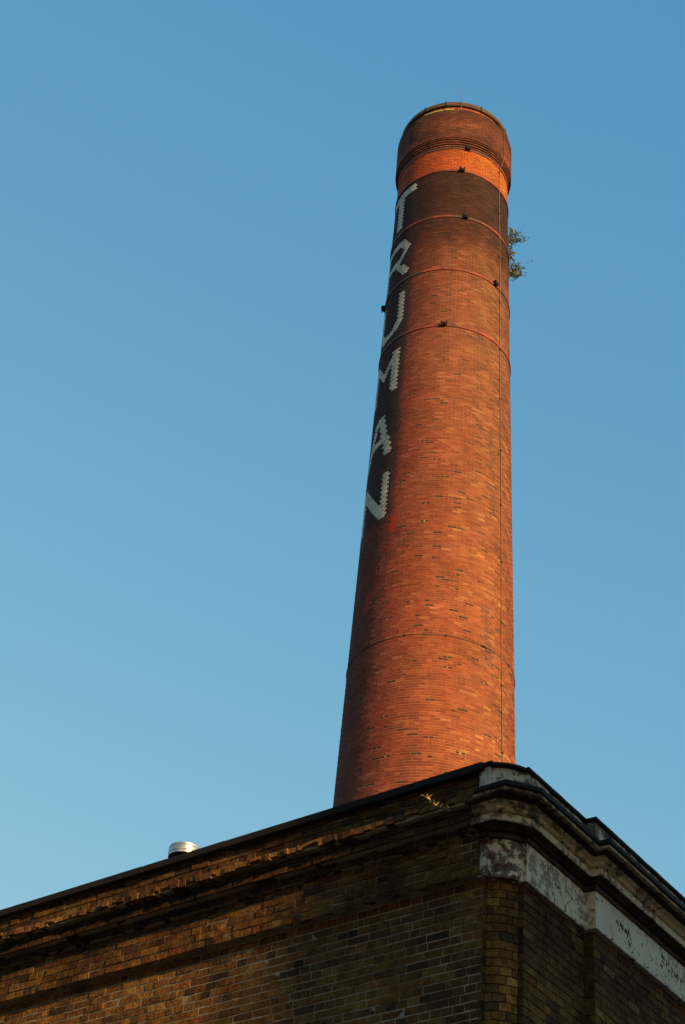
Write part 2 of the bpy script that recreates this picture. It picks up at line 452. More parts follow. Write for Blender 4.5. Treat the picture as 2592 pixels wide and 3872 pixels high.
while z < 43.10:
    rr = crad(z)
    off = (row % 2) * .5 + (rng.uniform(-.03, .03) if 28 < z < 42 else rng.uniform(-.07, .07) + (row * .37 if row % 7 == 0 else 0))
    coarse = z < 15
    i = 0.0
    pitch = 2 * PI / NB
    hdr = (row % 6 == 3) and z < 28
    step = .5 if hdr else 1.0
    i = 0.0
    cells = []
    panel = 28 < z < 42.0
    if panel:
        ps = rad(-94) + ((row % 2) * .25) * pitch; npn = 17
        pe = ps + npn * pitch * .5
        cells += [(ps + q * pitch * .5, ps + (q + 1) * pitch * .5) for q in range(npn)]
    while i < NB - 1e-6:
        th0 = (i + off) * pitch; th1 = th0 + pitch * step
        i += step
        c_ = (th0 + th1) / 2; sh_ = ((c_ + PI) % (2 * PI) - PI) - c_
        th0 += sh_; th1 += sh_
        if panel:
            if th0 >= ps and th1 <= pe: continue
            if th0 < ps < th1: th1 = ps
            if th0 < pe < th1: th0 = pe
            if th1 - th0 < pitch * .12: continue
        cells.append((th0, th1))
    for (th0, th1) in cells:
        g = .0056 / rr
        thm = (th0 + th1) / 2
        td = math.degrees(thm)
        zm = z + ROW / 2
        lt = letter_at(td, zm) if -94 < td < -40 else None
        z0, z1 = z + .0066, z + ROW - .0066
        if lt:
            A = LV[lt]
            n0 = len(A.f)
            brick_quad(th0 + g, th1 - g, z0, z1, crad(z0), crad(z1), .0085, A.v, A.f, [A.a], [rng.random()], .001)
            continue
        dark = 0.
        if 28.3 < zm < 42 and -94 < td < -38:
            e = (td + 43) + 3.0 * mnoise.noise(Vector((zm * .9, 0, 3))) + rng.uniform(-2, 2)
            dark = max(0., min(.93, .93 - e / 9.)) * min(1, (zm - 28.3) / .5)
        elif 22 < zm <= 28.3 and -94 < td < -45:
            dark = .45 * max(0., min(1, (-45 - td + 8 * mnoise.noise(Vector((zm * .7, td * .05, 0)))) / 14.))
        if zm <= 28.3:  # soot plus painted-in shade, deepening the chimney's left side
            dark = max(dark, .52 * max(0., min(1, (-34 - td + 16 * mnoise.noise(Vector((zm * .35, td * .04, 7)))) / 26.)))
        redv = 0.
        if 28.0 < zm < 28.62 and -42 < td < -34 and mnoise.noise(Vector((td * .35, zm * 4, 1))) > -.25: redv = .8
        if 25.8 < zm < 26.6 and -66 < td < -50 and mnoise.noise(Vector((td * .15, zm * 3, 5))) > .0: redv = .7; dark *= .4
        v = rng.random()
        # soot runs and rain streaks, repointed patches
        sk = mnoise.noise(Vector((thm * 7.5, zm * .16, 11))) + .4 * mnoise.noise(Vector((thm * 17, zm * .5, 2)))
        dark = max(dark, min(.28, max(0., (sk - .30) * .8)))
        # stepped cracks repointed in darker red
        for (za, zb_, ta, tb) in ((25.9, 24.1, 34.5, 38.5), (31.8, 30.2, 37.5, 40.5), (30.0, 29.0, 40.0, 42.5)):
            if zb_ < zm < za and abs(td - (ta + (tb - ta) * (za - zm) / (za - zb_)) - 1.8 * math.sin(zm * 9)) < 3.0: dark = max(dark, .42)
        # few over-burnt headers, clusters by slow noise
        cl = mnoise.noise(Vector((thm * 2.2, zm * .9, 0)))
        v = v if v < .045 else max(.08, min(1, .12 + .86 * v + .10 * cl))
        recess = .0035 if v < .045 else .0075
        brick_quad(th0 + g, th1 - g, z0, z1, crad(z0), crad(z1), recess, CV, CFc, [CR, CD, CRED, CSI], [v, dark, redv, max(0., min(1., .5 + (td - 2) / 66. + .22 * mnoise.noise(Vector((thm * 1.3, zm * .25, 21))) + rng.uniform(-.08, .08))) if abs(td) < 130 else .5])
    z += ROW; row += 1
# capital: courses stepping out, wide drum, recessed neck
def ring_courses(zs, ze, rfun, acc_lists):
    global row
    z = zs
    while z < ze - .02:
        r_ = rfun(z + .01); h = min(ROW, ze - z)
        off = (row % 2) * .5 + rng.uniform(-.06, .06)
        for i in range(NB):
            th0 = (i + off) * 2 * PI / NB; th1 = th0 + 2 * PI / NB; g = .0055 / r_
            brick_quad(th0 + g, th1 - g, z + .005, z + h - .005, r_, r_, .004, CV, CFc, [CR, CD, CRED, CSI], [.1 + .9 * rng.random(), 0., 0., .62])
        z += h; row += 1
def cap_r(z):
    if z < 43.44: return crad(43.0) + .022 + .021 * int((z - 43.10) / .085)
    if z < 44.77: return 1.832
    return 1.665
for k_ in range(4):
    z_a = 43.10 + .085 * k_
    ring_courses(z_a + .022, z_a + .085, cap_r, None)
ring_courses(43.44, 44.77, cap_r, None)
ring_courses(44.77, 45.08, cap_r, None)
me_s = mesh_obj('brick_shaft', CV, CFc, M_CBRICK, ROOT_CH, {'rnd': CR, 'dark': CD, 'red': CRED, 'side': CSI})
# mortar core (its inside is the flue)
def lathe(profile, seg, mat, name, parent, flip=False, smooth=True, th_off=0.):
    V, Fc = [], []
    for (r_, z_) in profile:
        for k in range(seg):
            V.append(cpos(2 * PI * k / seg + th_off, z_, r_))
    for i in range(len(profile) - 1):
        for k in range(seg):
            k2 = (k + 1) % seg
            Fc.append((i * seg + k, i * seg + k2, (i + 1) * seg + k2, (i + 1) * seg + k))
    o = mesh_obj(name, V, Fc, mat, parent)
    if smooth:
        o.data.polygons.foreach_set('use_smooth', [True] * len(o.data.polygons))
        try: o.data.set_sharp_from_angle(angle=rad(35))
        except Exception: pass
    return o
prof = [(crad(GROUND), GROUND)] + [(crad(zz), zz) for zz in range(5, 43, 6)] + [(crad(43.10), 43.10)]
for k in range(4):
    rk = cap_r(43.12 + .085 * k)
    prof += [(rk - .045, 43.10 + .085 * k), (rk - .045, 43.122 + .085 * k), (rk, 43.123 + .085 * k), (rk, 43.184 + .085 * k)]
prof += [(1.832, 43.44), (1.832, 44.77), (1.665, 44.79), (1.665, 45.08), (1.35, 45.08), (1.35, 40.0)]
lathe(prof, 108, M_CMORTAR, 'mortar_core', ROOT_CH)
for k, A in LV.items():
    o = A.build('white_brick_letter', M_GLAZE, ROOT_CH)
    o['label'] = 'letter %s in white glazed brick' % k
# iron rim
rim_o = lathe([(1.36, 45.08), (1.725, 45.085), (1.745, 45.11), (1.745, 45.22), (1.725, 45.265), (1.36, 45.27), (1.36, 45.08)], 96, M_RIM, 'rim', ROOT_CH)
for td in (-38, -15, 23, 62, 110, 150, 190, 230, 270):
    th = rad(td); c = cpos(th, 45.175, 1.744)
    jn = Acc(); jn.box(c, Vector((math.cos(th), math.sin(th), 0)), Vector((math.sin(th), -math.cos(th), 0)), Vector((0, 0, 1)), .022, .008, .09)
    jn.build('rim_joint', M_IRON, rim_o)
# pale sealant line round part of the drum top
def ring_strip(name, r_, z0, z1, t, a0, a1, mat, parent, seg=60):
    V, Fc = [], []
    full = abs(a1 - a0) >= 359.9
    n = seg if full else seg + 1
    for k in range(n):
        th = rad(a0 + (a1 - a0) * k / seg)
        for (rr_, zz_) in ((r_, z0), (r_ + t, z0), (r_ + t, z1), (r_, z1)):
            V.append(cpos(th, zz_, rr_))
    for k in range(seg):
        k2 = (k + 1) % n
        for q in range(4):
            q2 = (q + 1) % 4
            Fc.append((k * 4 + q, k2 * 4 + q, k2 * 4 + q2, k * 4 + q2))
    if not full: Fc += [(0, 1, 2, 3), (seg * 4 + 3, seg * 4 + 2, seg * 4 + 1, seg * 4)]
    o = mesh_obj(name, V, Fc, mat, parent)
    return o
for (a0, a1) in ((-36, -16.5), (-15, -6)):
    o = ring_strip('sealant_line', 1.837, 44.735, 44.772, .010, a0, a1, M_YELL, ROOT_CH, 14)
# steel bands with clamps
def clamp_bolts(parent, td, zc, r_, s=1.):
    th = rad(td); out = Vector((math.sin(th), -math.cos(th), 0)); al = Vector((math.cos(th), math.sin(th), 0)); up = Vector((0, 0, 1))
    A = Acc()
    A.box(cpos(th, zc, r_ + .045 * s), al, out, up, .10 * s, .035 * s, .045 * s)
    for sx in (-1, 1):
        A.box(cpos(th, zc + .03, r_ + .085 * s) + al * (.075 * s * sx), (al + up * .5 * -sx).normalized(), out, (up - al * .5 * -sx).normalized(), .022 * s, .075 * s, .085 * s)
        tube([cpos(th, zc + .04 * sx, r_ + .11 * s) + al * (-.14 * s), cpos(th, zc + .04 * sx, r_ + .11 * s) + al * (.14 * s)], .014, 6, acc=A)
    A.build('clamp', M_IRON, parent)
for (zb, h, cl) in ((35.26, .085, (-6., 178)), (37.58, .085, (43., -92.)), (39.86, .085, (9.5, 190)), (41.95, .09, (4.5, 185)), (43.0, .085, (10., 190))):
    o = ring_strip('steel_band', crad(zb) + .002, zb, zb + h, .028, 0, 360, M_BAND, ROOT_CH, 120)
    for c in cl: clamp_bolts(o, c, zb + h / 2, crad(zb) + .02, .68 if abs(c) < 90 else .7)
# lightning conductor: vertical rod, one ring low on the shaft, air terminal
pts = []
zz = GROUND
TH = 50.6
while zz < 42.95:
    pts.append(cpos(rad(TH + .25 * math.sin(zz * .7)), zz, crad(zz) + .022)); zz += .8
pts += [cpos(rad(51), 42.95, 1.76), cpos(rad(52.5), 43.44, 1.862), cpos(rad(53.0), 44.0, 1.858), cpos(rad(53.4), 44.76, 1.858), cpos(rad(54), 44.85, 1.75), cpos(rad(54), 45.08, 1.72), cpos(rad(54), 45.3, 1.745)]
cond = tube(pts, .0125, 6).build('lightning_conductor', M_WIRE, ROOT_CH)
zz = 1.0
while zz < 42.8:
    th = rad(TH + .25 * math.sin(zz * .7)); A = Acc()
    A.box(cpos(th, zz, crad(zz) + .015), Vector((math.cos(th), math.sin(th), 0)), Vector((math.sin(th), -math.cos(th), 0)), Vector((0, 0, 1)), .035, .022, .016)
    A.build('saddle_clip', M_IRON, cond); zz += 1.9
ringp = [cpos(2 * PI * k / 90, 24.635 + .012 * math.sin(k * .9), crad(24.6) + .016) for k in range(90)]
rg = tube(ringp, .011, 6, close=True).build('conductor_ring', M_WIRE, ROOT_CH)
for k in range(13):
    th = rad(-22.5 + k * 27.7); A = Acc()
    A.box(cpos(th, 24.635, crad(24.6) + .012), Vector((math.cos(th), math.sin(th), 0)), Vector((math.sin(th), -math.cos(th), 0)), Vector((0, 0, 1)), .022, .020, .022)
    A.build('saddle_clip', M_IRON, rg)
tube([cpos(rad(1.), 44.66, 1.85), cpos(rad(1.), 44.9, 1.81), cpos(rad(1.), 45.26, 1.785), cpos(rad(1.), 45.75, 1.785)], [.014, .014, .009, .006], 6).build('lightning_rod', M_WIRE, ROOT_CH)

# ---- shrubs rooted in the brickwork
def leaf(acc, c, d, size, val, wide=.38):
    d = d.normalized(); s = d.cross(Vector((rng.uniform(-1, 1), rng.uniform(-1, 1), rng.uniform(-1, 1))))
    if s.length < .1: s = d.cross(Vector((0, 0, 1)))
    s.normalize(); nn = d.cross(s)
    b = len(acc.v)
    tip = c + d * size; mid = c + d * size * .45
    acc.v += [c, mid + s * size * wide * .5 + nn * size * .06, tip - nn * size * .1, mid - s * size * wide * .5 + nn * size * .06]
    acc.f += [(b, b + 1, b + 2), (b, b + 2, b + 3)]; acc.a += [val, val]
def wall_shrub(base, out, label, branches, spread, nleaf, lsize, bare=0, seed=1):
    st = rng.getstate(); rng.seed(seed)
    T = root('wall_shrub', base, label, 'shrub', 'shrubs rooted in the chimney brickwork')
    S, L = Acc(), Acc()
    for (dx, dz, dy, ln, dens) in branches:
        p = Vector(base); d = (out * dx + Vector((0, 0, dz)) + Vector((0, -1, 0)) * dy).normalized()
        pts = [p - out * .06]; nseg = 9
        for i in range(nseg):
            p = p + d * ln / nseg; d = (d + Vector((rng.uniform(-.25, .25), rng.uniform(-.25, .25), rng.uniform(-.15, .28)))).normalized(); pts.append(p.copy())
            if i > 1 and dens > 0:
                for _ in range(int(dens)):
                    tw = p + Vector((rng.gauss(0, spread), rng.gauss(0, spread), rng.gauss(0, spread)))
                    if rng.random() < .35: tube([p, (p + tw) / 2 + Vector((0, 0, .01)), tw], [.004, .003, .002], 4, acc=S)
                    for _ in range(3):
                        leaf(L, tw, Vector((rng.uniform(-1, 1), rng.uniform(-1, 1), rng.uniform(-1, .5))), lsize * rng.uniform(.6, 1.25), rng.random() ** 1.3)
        tube(pts, [.013 * (1 - .8 * i / nseg) for i in range(nseg + 1)], 5, acc=S)
    S.build('stem', M_STEM, T); L.build('foliage', M_LEAF, T)
    rng.setstate(st)
thp = rad(93)
outv = Vector((math.sin(thp), -math.cos(thp), 0))
b1 = cpos(thp, 39.50, crad(39.5))
wall_shrub(b1, outv, 'lower, darker leafy shrub on a curved stem, growing from the right edge of the chimney', [(1, .25, 0, .60, 3), (1, .9, .1, .58, 5), (.6, 1.6, 0, .78, 5), (.35, 2.0, .3, 1.05, 4), (1, .05, .2, .48, 3), (1, .7, -.2, .80, 1), (.25, 1.6, .1, 1.3, 3), (.8, .9, .1, .8, 0)], .058, 0, .100, seed=5)
b2 = cpos(thp, 41.05, crad(41.0))
wall_shrub(b2, outv, 'upper, yellower shrub with bare twigs, growing from the right edge of the chimney', [(1, .45, 0, .58, 4), (1, .9, .1, .50, 4), (1, -.15, 0, .40, 4), (.6, 1.8, 0, .75, 0), (1, 1.5, .1, .70, 0), (.9, -.6, .1, .50, 0), (1, .1, .3, .72, 0), (.4, 1.1, .4, .45, 4), (.35, -1.2, .1, .5, 3)], .056, 0, .088, seed=9)

# ================================================================== CORNER BUILDING
ROOT_B = root('brewery_building', (P1.x, P1.y, GROUND), 'dark brick corner building with heavy cornice and a rounded, peeling stucco corner block', 'building')
S_L, S_R = 14.0, 14.0
def outline(p, inset0=.05, narc=12, start=0.02):
    """plan of a moulding that stands p proud of the wall, from left front round the corner to the right front"""
    k = max(0., 1 - p / .30)
    ins = max(.004, inset0 * k)
    a = P1 + nL * p - dL * (1.22 * p)
    d = P2 + (nR - dR) * p
    l2 = a - nL * ins; l3 = d - nR * ins
    ch = l3 - l2; L = ch.length; u = ch / L; nn = Vector((u.y, -u.x))
    turn = rad(58) * k + rad(4)
    pts = [P1 + dL * start + nL * p, a]
    R_ = L / (2 * math.sin(turn / 2))
    for i in range(narc + 1):
        t = -turn / 2 + turn * i / narc
        x = R_ * math.sin(t); y = R_ * (math.cos(t) - math.cos(turn / 2))
        pts.append(l2 + u * (L / 2 + x) + nn * y)
    q = P2 + dR * WB
    pts += [d, q + (nR - dR) * p, q + nR * QB + (nR - dR) * p, P2 + dR * S_R + nR * (QB + p)]
    return pts
def sweep(name, profile, mat, parent, path=outline, wob=0., cap=True, path_kw={}, subdiv=0):
    V, Fc = [], []
    rows = []
    for (p, z_) in profile:
        pts = path(p, **path_kw)
        if subdiv:
            q = []
            for i in range(len(pts) - 1):
                a, b = pts[i], pts[i + 1]; n = max(1, int((b - a).length / subdiv))
                q += [a + (b - a) * (k / n) for k in range(n)]
            q.append(pts[-1]); pts = q
        rows.append([Vector((a.x, a.y, z_)) for a in pts])
    # equal counts are needed: resample by the first row's count
    n = max(len(r) for r in rows)
    for r in rows:
        while len(r) < n: r.append(r[-1].copy())
    for r in rows:
        for v in r:
            if wob:
                w = mnoise.noise(Vector((v.x * 3, v.y * 3, v.z * 3))) * wob
                w2 = mnoise.noise(Vector((v.x * 11, v.y * 11, v.z * 11 + 5))) * wob * .5
                v.z += w + w2; v.x += w2; v.y += w
            V.append(v)
    for i in range(len(rows) - 1):
        for k in range(n - 1):
            Fc.append((i * n + k, i * n + k + 1, (i + 1) * n + k + 1, (i + 1) * n + k))
    if cap:
        Fc.append(tuple(i * n for i in range(len(rows))))
    return mesh_obj(name, V, Fc, mat, parent)
def multi(profile):
    return profile
# path split: fixed subdivision count per segment so rows always match
def outline_sub(p, seg_len=.12, **kw):
    base0 = outline(0., **kw); pts = outline(p, **kw)
    out = []
    for i in range(len(pts) - 1):
        n = max(1, min(90, int((base0[i + 1] - base0[i]).length / seg_len)))
        a, b = pts[i], pts[i + 1]
        out += [a + (b - a) * (k / n) for k in range(n)]
    out.append(pts[-1]); return out
def right_part(name, profile, mat, wob=.004, lo=None, hi=None, cap=True):
    def path(p):
        pts = outline_sub(p)
        return pts if hi is None else pts
    return sweep(name, profile, mat, ROOT_B, path=path, wob=wob, cap=cap)

# material split along the frieze: corner block (flaking), first run (stained), second run (clean)
def sub_path(which):
    def f(p):
        pts = outline(p, start=.02 - .8 * max(0., p - .18))
        if which == 'corner': seg = pts[0:16]          # start, a, arc(13), d
        elif which == 'first': seg = pts[15:18]         # d, q, q+step
        else: seg = pts[17:19]
        base0 = outline(0.); b0 = {'corner': base0[0:16], 'first': base0[15:18], 'second': base0[17:19]}[which]
        out = []
        for i in range(len(seg) - 1):
            n = max(1, min(120, int((b0[i + 1] - b0[i]).length / .06)))
            out += [seg[i] + (seg[i + 1] - seg[i]) * (k / n) for k in range(n)]
        out.append(seg[-1]); return out
    return f
FRZ = [(-.04, 6.785), (.052, 6.785), (.056, 6.80), (.056, 7.14)]
sweep('corner_frieze_block', FRZ, M_ST_PEEL, ROOT_B, path=sub_path('corner'), wob=.009)
sweep('stucco_frieze', FRZ, M_ST_MID, ROOT_B, path=sub_path('first'), wob=.005, cap=False)
sweep('stucco_frieze', FRZ, M_ST_CLEAN, ROOT_B, path=sub_path('second'), wob=.002, cap=False)
BED = [(.056, 7.13), (.074, 7.134), (.080, 7.150), (.080, 7.165), (.062, 7.168), (.062, 7.188), (.100, 7.190), (.104, 7.203), (.172, 7.206)]
CORONA = [(.172, 7.206), (.18, 7.205), (.184, 7.212), (.184, 7.264), (.160, 7.268), (.160, 7.286), (.182, 7.290), (.196, 7.302), (.198, 7.322), (.206, 7.326), (.232, 7.338), (.240, 7.352)]
SOFFIT = [(.240, 7.352), (.244, 7.364), (.30, 7.362)]
LIP = [(.30, 7.362), (.338, 7.352), (.348, 7.354), (.352, 7.374), (.34, 7.378)]
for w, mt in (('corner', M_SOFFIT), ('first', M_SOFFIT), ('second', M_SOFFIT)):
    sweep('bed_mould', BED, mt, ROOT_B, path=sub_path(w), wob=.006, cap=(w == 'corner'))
sweep('cornice', CORONA, M_ST_CORN, ROOT_B, path=sub_path('corner'), wob=.010)
sweep('cornice', CORONA, M_ST_CORN, ROOT_B, path=sub_path('first'), wob=.006, cap=False)
sweep('cornice', CORONA, M_ST_CORN, ROOT_B, path=sub_path('second'), wob=.005, cap=False)
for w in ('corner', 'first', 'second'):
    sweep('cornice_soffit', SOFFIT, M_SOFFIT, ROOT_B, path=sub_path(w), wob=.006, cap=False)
for w in ('corner', 'first', 'second'):
    sweep('cornice_lip', LIP, M_ST_DIRTY, ROOT_B, path=sub_path(w), wob=.007, cap=(w == 'corner'))
LEDGE = [(.33, 7.379), (.362, 7.376), (.372, 7.382), (.374, 7.418), (.36, 7.428), (.06, 7.46)]
for w in ('corner', 'first', 'second'):
    sweep('ledge_capping', LEDGE, M_ASPH, ROOT_B, path=sub_path(w), wob=.006, cap=(w == 'corner'))
PAR = [(.07, 7.42), (.07, 7.80)]
for w in ('corner', 'first', 'second'):
    sweep('stucco_parapet', PAR, M_ST_PAR, ROOT_B, path=sub_path(w), wob=.006, cap=False)
COPR = [(.05, 7.798), (.092, 7.798), (.10, 7.806), (.10, 7.828), (.08, 7.838), (-.22, 7.845), (-.22, 7.30)]
for w in ('corner', 'first', 'second'):
    sweep('asphalt_coping', COPR, M_ASPH, ROOT_B, path=sub_path(w), wob=.005, cap=(w == 'corner'))

# ---- brick laying
UPV = Vector((0, 0, 1))
def lay(acc, a, b, z0, z1, outn, proud, bond, jit=.0022, depth=.05, rough=.004, start=0, gapj=.0050, hw=.1125, ragged=0.):
    """courses of bricks on the vertical plane a->b (2D), outward normal outn"""
    L = (b - a).length; u = (b - a) / L; U = Vector((u.x, u.y, 0)); N = Vector((outn.x, outn.y, 0))
    z_ = z0; k = start
    while z_ < z1 - .03:
        h = min(ROW, z1 - z_)
        header = (k % 2 == 0) if bond == 'english' else (bond == 'header')
        bl = hw if header else .225
        x = -((k // 2) % 2) * .0 - (.056 if (k % 2) else 0) - rng.uniform(0, .02)
        while x < L:
            w = bl * rng.uniform(.96, 1.04) if not ragged else bl * rng.uniform(.45, 1.35)
            if bond == 'english' and not header and rng.random() < .12: w = .1125
            if bond == 'english' and header and rng.random() < .08: w = .225
            x0, x1 = max(x, 0), min(x + w, L)
            x += w
            if x1 - x0 < .04: continue
            if L - x1 < .045: x1 = L; x = L
            c2 = a + u * ((x0 + x1) / 2)
            pr = proud + max(-rough * 1.2, min(rough * 2.2, rng.gauss(0, rough)))
            c = Vector((c2.x, c2.y, z_ + h / 2)) + N * (pr - depth / 2)
            tw = rng.gauss(0, .006)
            ax_ = (U + N * tw).normalized(); ay_ = (N - U * tw).normalized()
            hz_ = h / 2 - gapj * 1.0 - rng.uniform(0, .0012)
            if ragged: cut = rng.uniform(0, ragged) * (rng.random() < .6); c.z += cut / 2; hz_ -= cut / 2
            acc.box(c, ax_, ay_, UPV, (x1 - x0) / 2 - gapj * .72 - rng.uniform(0, .0008), depth / 2, hz_, rng.random(), faces='nb', jit=jit)
        z_ += h; k += 1
def slab(name, pts2, z0, z1, mat, parent, inset=0.):
    """thin mortar plane along a polyline"""
    V, Fc = [], []
    for p in pts2: V += [Vector((p.x, p.y, z0)), Vector((p.x, p.y, z1))]
    for i in range(len(pts2) - 1): Fc.append((2 * i, 2 * i + 2, 2 * i + 3, 2 * i + 1))
    return mesh_obj(name, V, Fc, mat, parent)
def lL(s, p=0.): return P1 + dL * s + nL * p
ZB = 4.6      # brick by brick down to here, smooth brickwork texture lower
# left wall
A = Acc()
lay(A, lL(S_L), lL(.0), 6.79 - ROW * 29, 6.79, nL, .0, 'english', rough=.002, gapj=.0060)
A.build('brick_wall', M_SBL, ROOT_B)
A = Acc()
lay(A, lL(S_L), lL(.0), 6.795, 6.795 + ROW * 4, nL, .095, 'english', start=0)
lay(A, lL(S_L), lL(.0), 7.095, 7.155, nL, .095, 'header')
A.build('brick_frieze', M_SBF, ROOT_B)
A = Acc()
lay(A, lL(S_L), lL(.004), 7.155, 7.225, nL, .155, 'header', jit=.003, rough=.004, depth=.07)
lay(A, lL(S_L), lL(.004), 7.225, 7.345, nL, .235, 'english', jit=.0028, rough=.0035, start=1, gapj=.006, depth=.10)
A.build('brick_cornice', M_SBK, ROOT_B)
A = Acc()
lay(A, lL(S_L), lL(-.085), 7.345, 7.430, nL, .318, 'header', jit=.006, rough=.008, gapj=.004, depth=.10, hw=.095, ragged=.04)
A.build('broken_brick_ledge', M_SBE, ROOT_B)
A = Acc()
lay(A, lL(S_L), lL(.004), 7.430, 7.775, nL, .05, 'english', jit=.003, start=0, rough=.005)
A.build('brick_parapet', M_SBP, ROOT_B)
# mortar body of the left front: stepped profile
def pathL(p): return [lL(S_L * (1 - k / 60.) + .006, p) for k in range(61)]
MB_ = [(-.0042, GROUND), (-.0042, 6.800), (.087, 6.800), (.087, 7.160), (.142, 7.160), (.142, 7.230), (.214, 7.230), (.214, 7.352), (.288, 7.352), (.288, 7.418), (.037, 7.440), (.037, 7.775)]
sweep('mortar_backing', MB_, M_WMORTAR, ROOT_B, path=pathL, cap=False)
# stone coping of the left front in lengths
A = Acc()
s_ = S_L
lens = []
edges = [-.035, 1.53, 2.45 + .42, 3.92, 5.55, 7.3, 9.2, 11.5, 14.0]
for i in range(len(edges) - 1):
    s0, s1 = edges[i], edges[i + 1]
    c2 = lL((s0 + s1) / 2, -.055 + rng.uniform(-.002, .002)); dz = rng.uniform(-.003, .003)
    A.box(Vector((c2.x, c2.y, 7.803 + dz)), Vector((dL.x, dL.y, rng.uniform(-.001, .001))).normalized(), Vector((nL.x, nL.y, 0)), UPV, (s1 - s0) / 2 - .004, .172, .036, 0., jit=.0015)
cp_o = A.build('stone_coping', M_COPE, ROOT_B)
bv = cp_o.modifiers.new('bevel', 'BEVEL'); bv.width = .006; bv.segments = 2; bv.limit_method = 'ANGLE'
# corner curve and right front
base = outline(0.)
arc = base[2:15]
A = Acc()
ztop = 6.785
k = 0
z_ = ztop - ROW * 29
cum = [0]
for i in range(len(arc) - 1): cum.append(cum[-1] + (arc[i + 1] - arc[i]).length)
def arc_at(s):
    s = max(0, min(cum[-1], s))
    for i in range(len(arc) - 1):
        if s <= cum[i + 1] + 1e-9:
            t = (s - cum[i]) / (cum[i + 1] - cum[i]); return arc[i] + (arc[i + 1] - arc[i]) * t
    return arc[-1]
while z_ < ztop - .01:
    x = -.056 if k % 2 else -.002
    while x < cum[-1]:
        x0, x1 = max(0, x), min(cum[-1], x + .1125); x += .1125 * rng.uniform(.97, 1.03)
        if x1 - x0 < .025: continue
        val = rng.random(); pr = .012 + rng.gauss(0, .0015)
        ns = 3
        for q in range(ns):
            pass
        # one curved brick: swept quads
        b = len(A.v); m_ = 4; g = .005
        zz0, zz1 = z_ + .005, z_ + ROW - .005
        jz = rng.uniform(-.0015, .0015)
        for q in range(m_ + 1):
            t = (x0 + g) + (x1 - x0 - 2 * g) * q / m_
            p = arc_at(t); p2 = arc_at(t + .004); p0 = arc_at(t - .004)
            tg = (p2 - p0).normalized(); nn = Vector((tg.y, -tg.x))
            for (o_, zq) in ((0., zz0), (pr, zz0 + jz), (pr, zz1 + jz), (0., zz1)):
                e = p + nn * (o_ - .010); A.v.append(Vector((e.x, e.y, zq)))
        for q in range(m_):
            for w in range(3):
                A.f.append((b + q * 4 + w, b + (q + 1) * 4 + w, b + (q + 1) * 4 + w + 1, b + q * 4 + w + 1)); A.a.append(val)
        A.f.append((b, b + 1, b + 2, b + 3)); A.a.append(val)
        e_ = b + m_ * 4; A.f.append((e_ + 3, e_ + 2, e_ + 1, e_)); A.a.append(val)
    z_ += ROW; k += 1
A.build('rounded_brick_pier', M_SBC, ROOT_B)
A = Acc()
Zr0 = ztop - ROW * 29
# returns beside the curve, narrow rebates
ra, rb = base[1], base[2]
lay(A, ra, rb, Zr0, ztop, (-dL), .0, 'header', jit=.001, rough=.001)
ra, rb = base[14], base[15]
lay(A, ra, rb, Zr0, ztop, (-dR), .0, 'header', jit=.001, rough=.001)
lay(A, P2, P2 + dR * WB, Zr0, ztop, nR, .0, 'english', rough=.002)
lay(A, P2 + dR * WB, P2 + dR * WB + nR * QB, Zr0, ztop, -dR, .0, 'header', rough=.001, start=1)
lay(A, P2 + dR * WB + nR * QB, P2 + dR * S_R + nR * QB, Zr0, ztop, nR, .0, 'english', rough=.002)
A.build('sooty_brick_wall', M_SBR, ROOT_B)
def pathR(p):
    pts = outline(0.)
    n2 = []
    pts = [P1 + dL * .004] + pts[1:]
    # shift the whole plan inwards by -p with simple offsets
    return outline(p)
sweep('mortar_backing', [(-.010, GROUND), (-.010, 6.79)], M_QMORTAR, ROOT_B, path=lambda p: outline(p, start=.0), cap=False)
# roof deck and rear walls
ends = [lL(S_L), P1, P2, P2 + dR * S_R]
far = lL(S_L) + dR * S_R * 1.0
V = [Vector((p.x, p.y, 7.30)) for p in (lL(S_L, -.2), lL(.3, -.2) + dR * .1, P2 + dR * S_R - nR * .2, far)]
mesh_obj('flat_roof', V, [(0, 1, 2, 3)], M_ROOF, ROOT_B)
V = []
for p in (lL(S_L), far, P2 + dR * S_R + nR * QB): V += [Vector((p.x, p.y, GROUND)), Vector((p.x, p.y, 7.75))]
mesh_obj('rear_wall', V, [(0, 1, 3, 2), (2, 3, 5, 4)], M_WH, ROOT_B)
# back faces of the parapets
V = []
for p in (lL(S_L, -.22), lL(.20, -.22), P2 + dR * .05 - nR * .22, P2 + dR * S_R - nR * .22): V += [Vector((p.x, p.y, 7.28)), Vector((p.x, p.y, 7.79))]
mesh_obj('parapet_back', V, [(0, 1, 3, 2), (2, 3, 5, 4), (4, 5, 7, 6)], M_WH, ROOT_B)

# ---- weeds on the cornice
def weed(name, base, label, shoots, mat, size, seed, group=None):
    st = rng.getstate(); rng.seed(seed)
    T = root(name, base, label, 'plant', group)
    S, L = Acc(), Acc()
    for pts, nl in shoots:
        P = [Vector(base) + Vector((dL.x, dL.y, 0)) * a + Vector((nL.x, nL.y, 0)) * o_ + UPV * z_ for (a, o_, z_) in pts]
        tube(P, [.005] + [.004] * (len(P) - 2) + [.002], 5, acc=S)
        for i in range(nl):
            t = .30 + .70 * (i + .5) / nl; x = t * (len(P) - 1); j = min(int(x), len(P) - 2); c = P[j].lerp(P[j + 1], x - j)
            d = Vector((dL.x, dL.y, 0)) * rng.uniform(-1, 1) + Vector((nL.x, nL.y, 0)) * rng.uniform(-.3, .6) + UPV * rng.uniform(-.5, .9)
            leaf(L, c, d, size * rng.uniform(.7, 1.3), rng.random(), .30)
    S.build('stem', M_STEM, T); L.build('foliage', mat, T)
    rng.setstate(st)
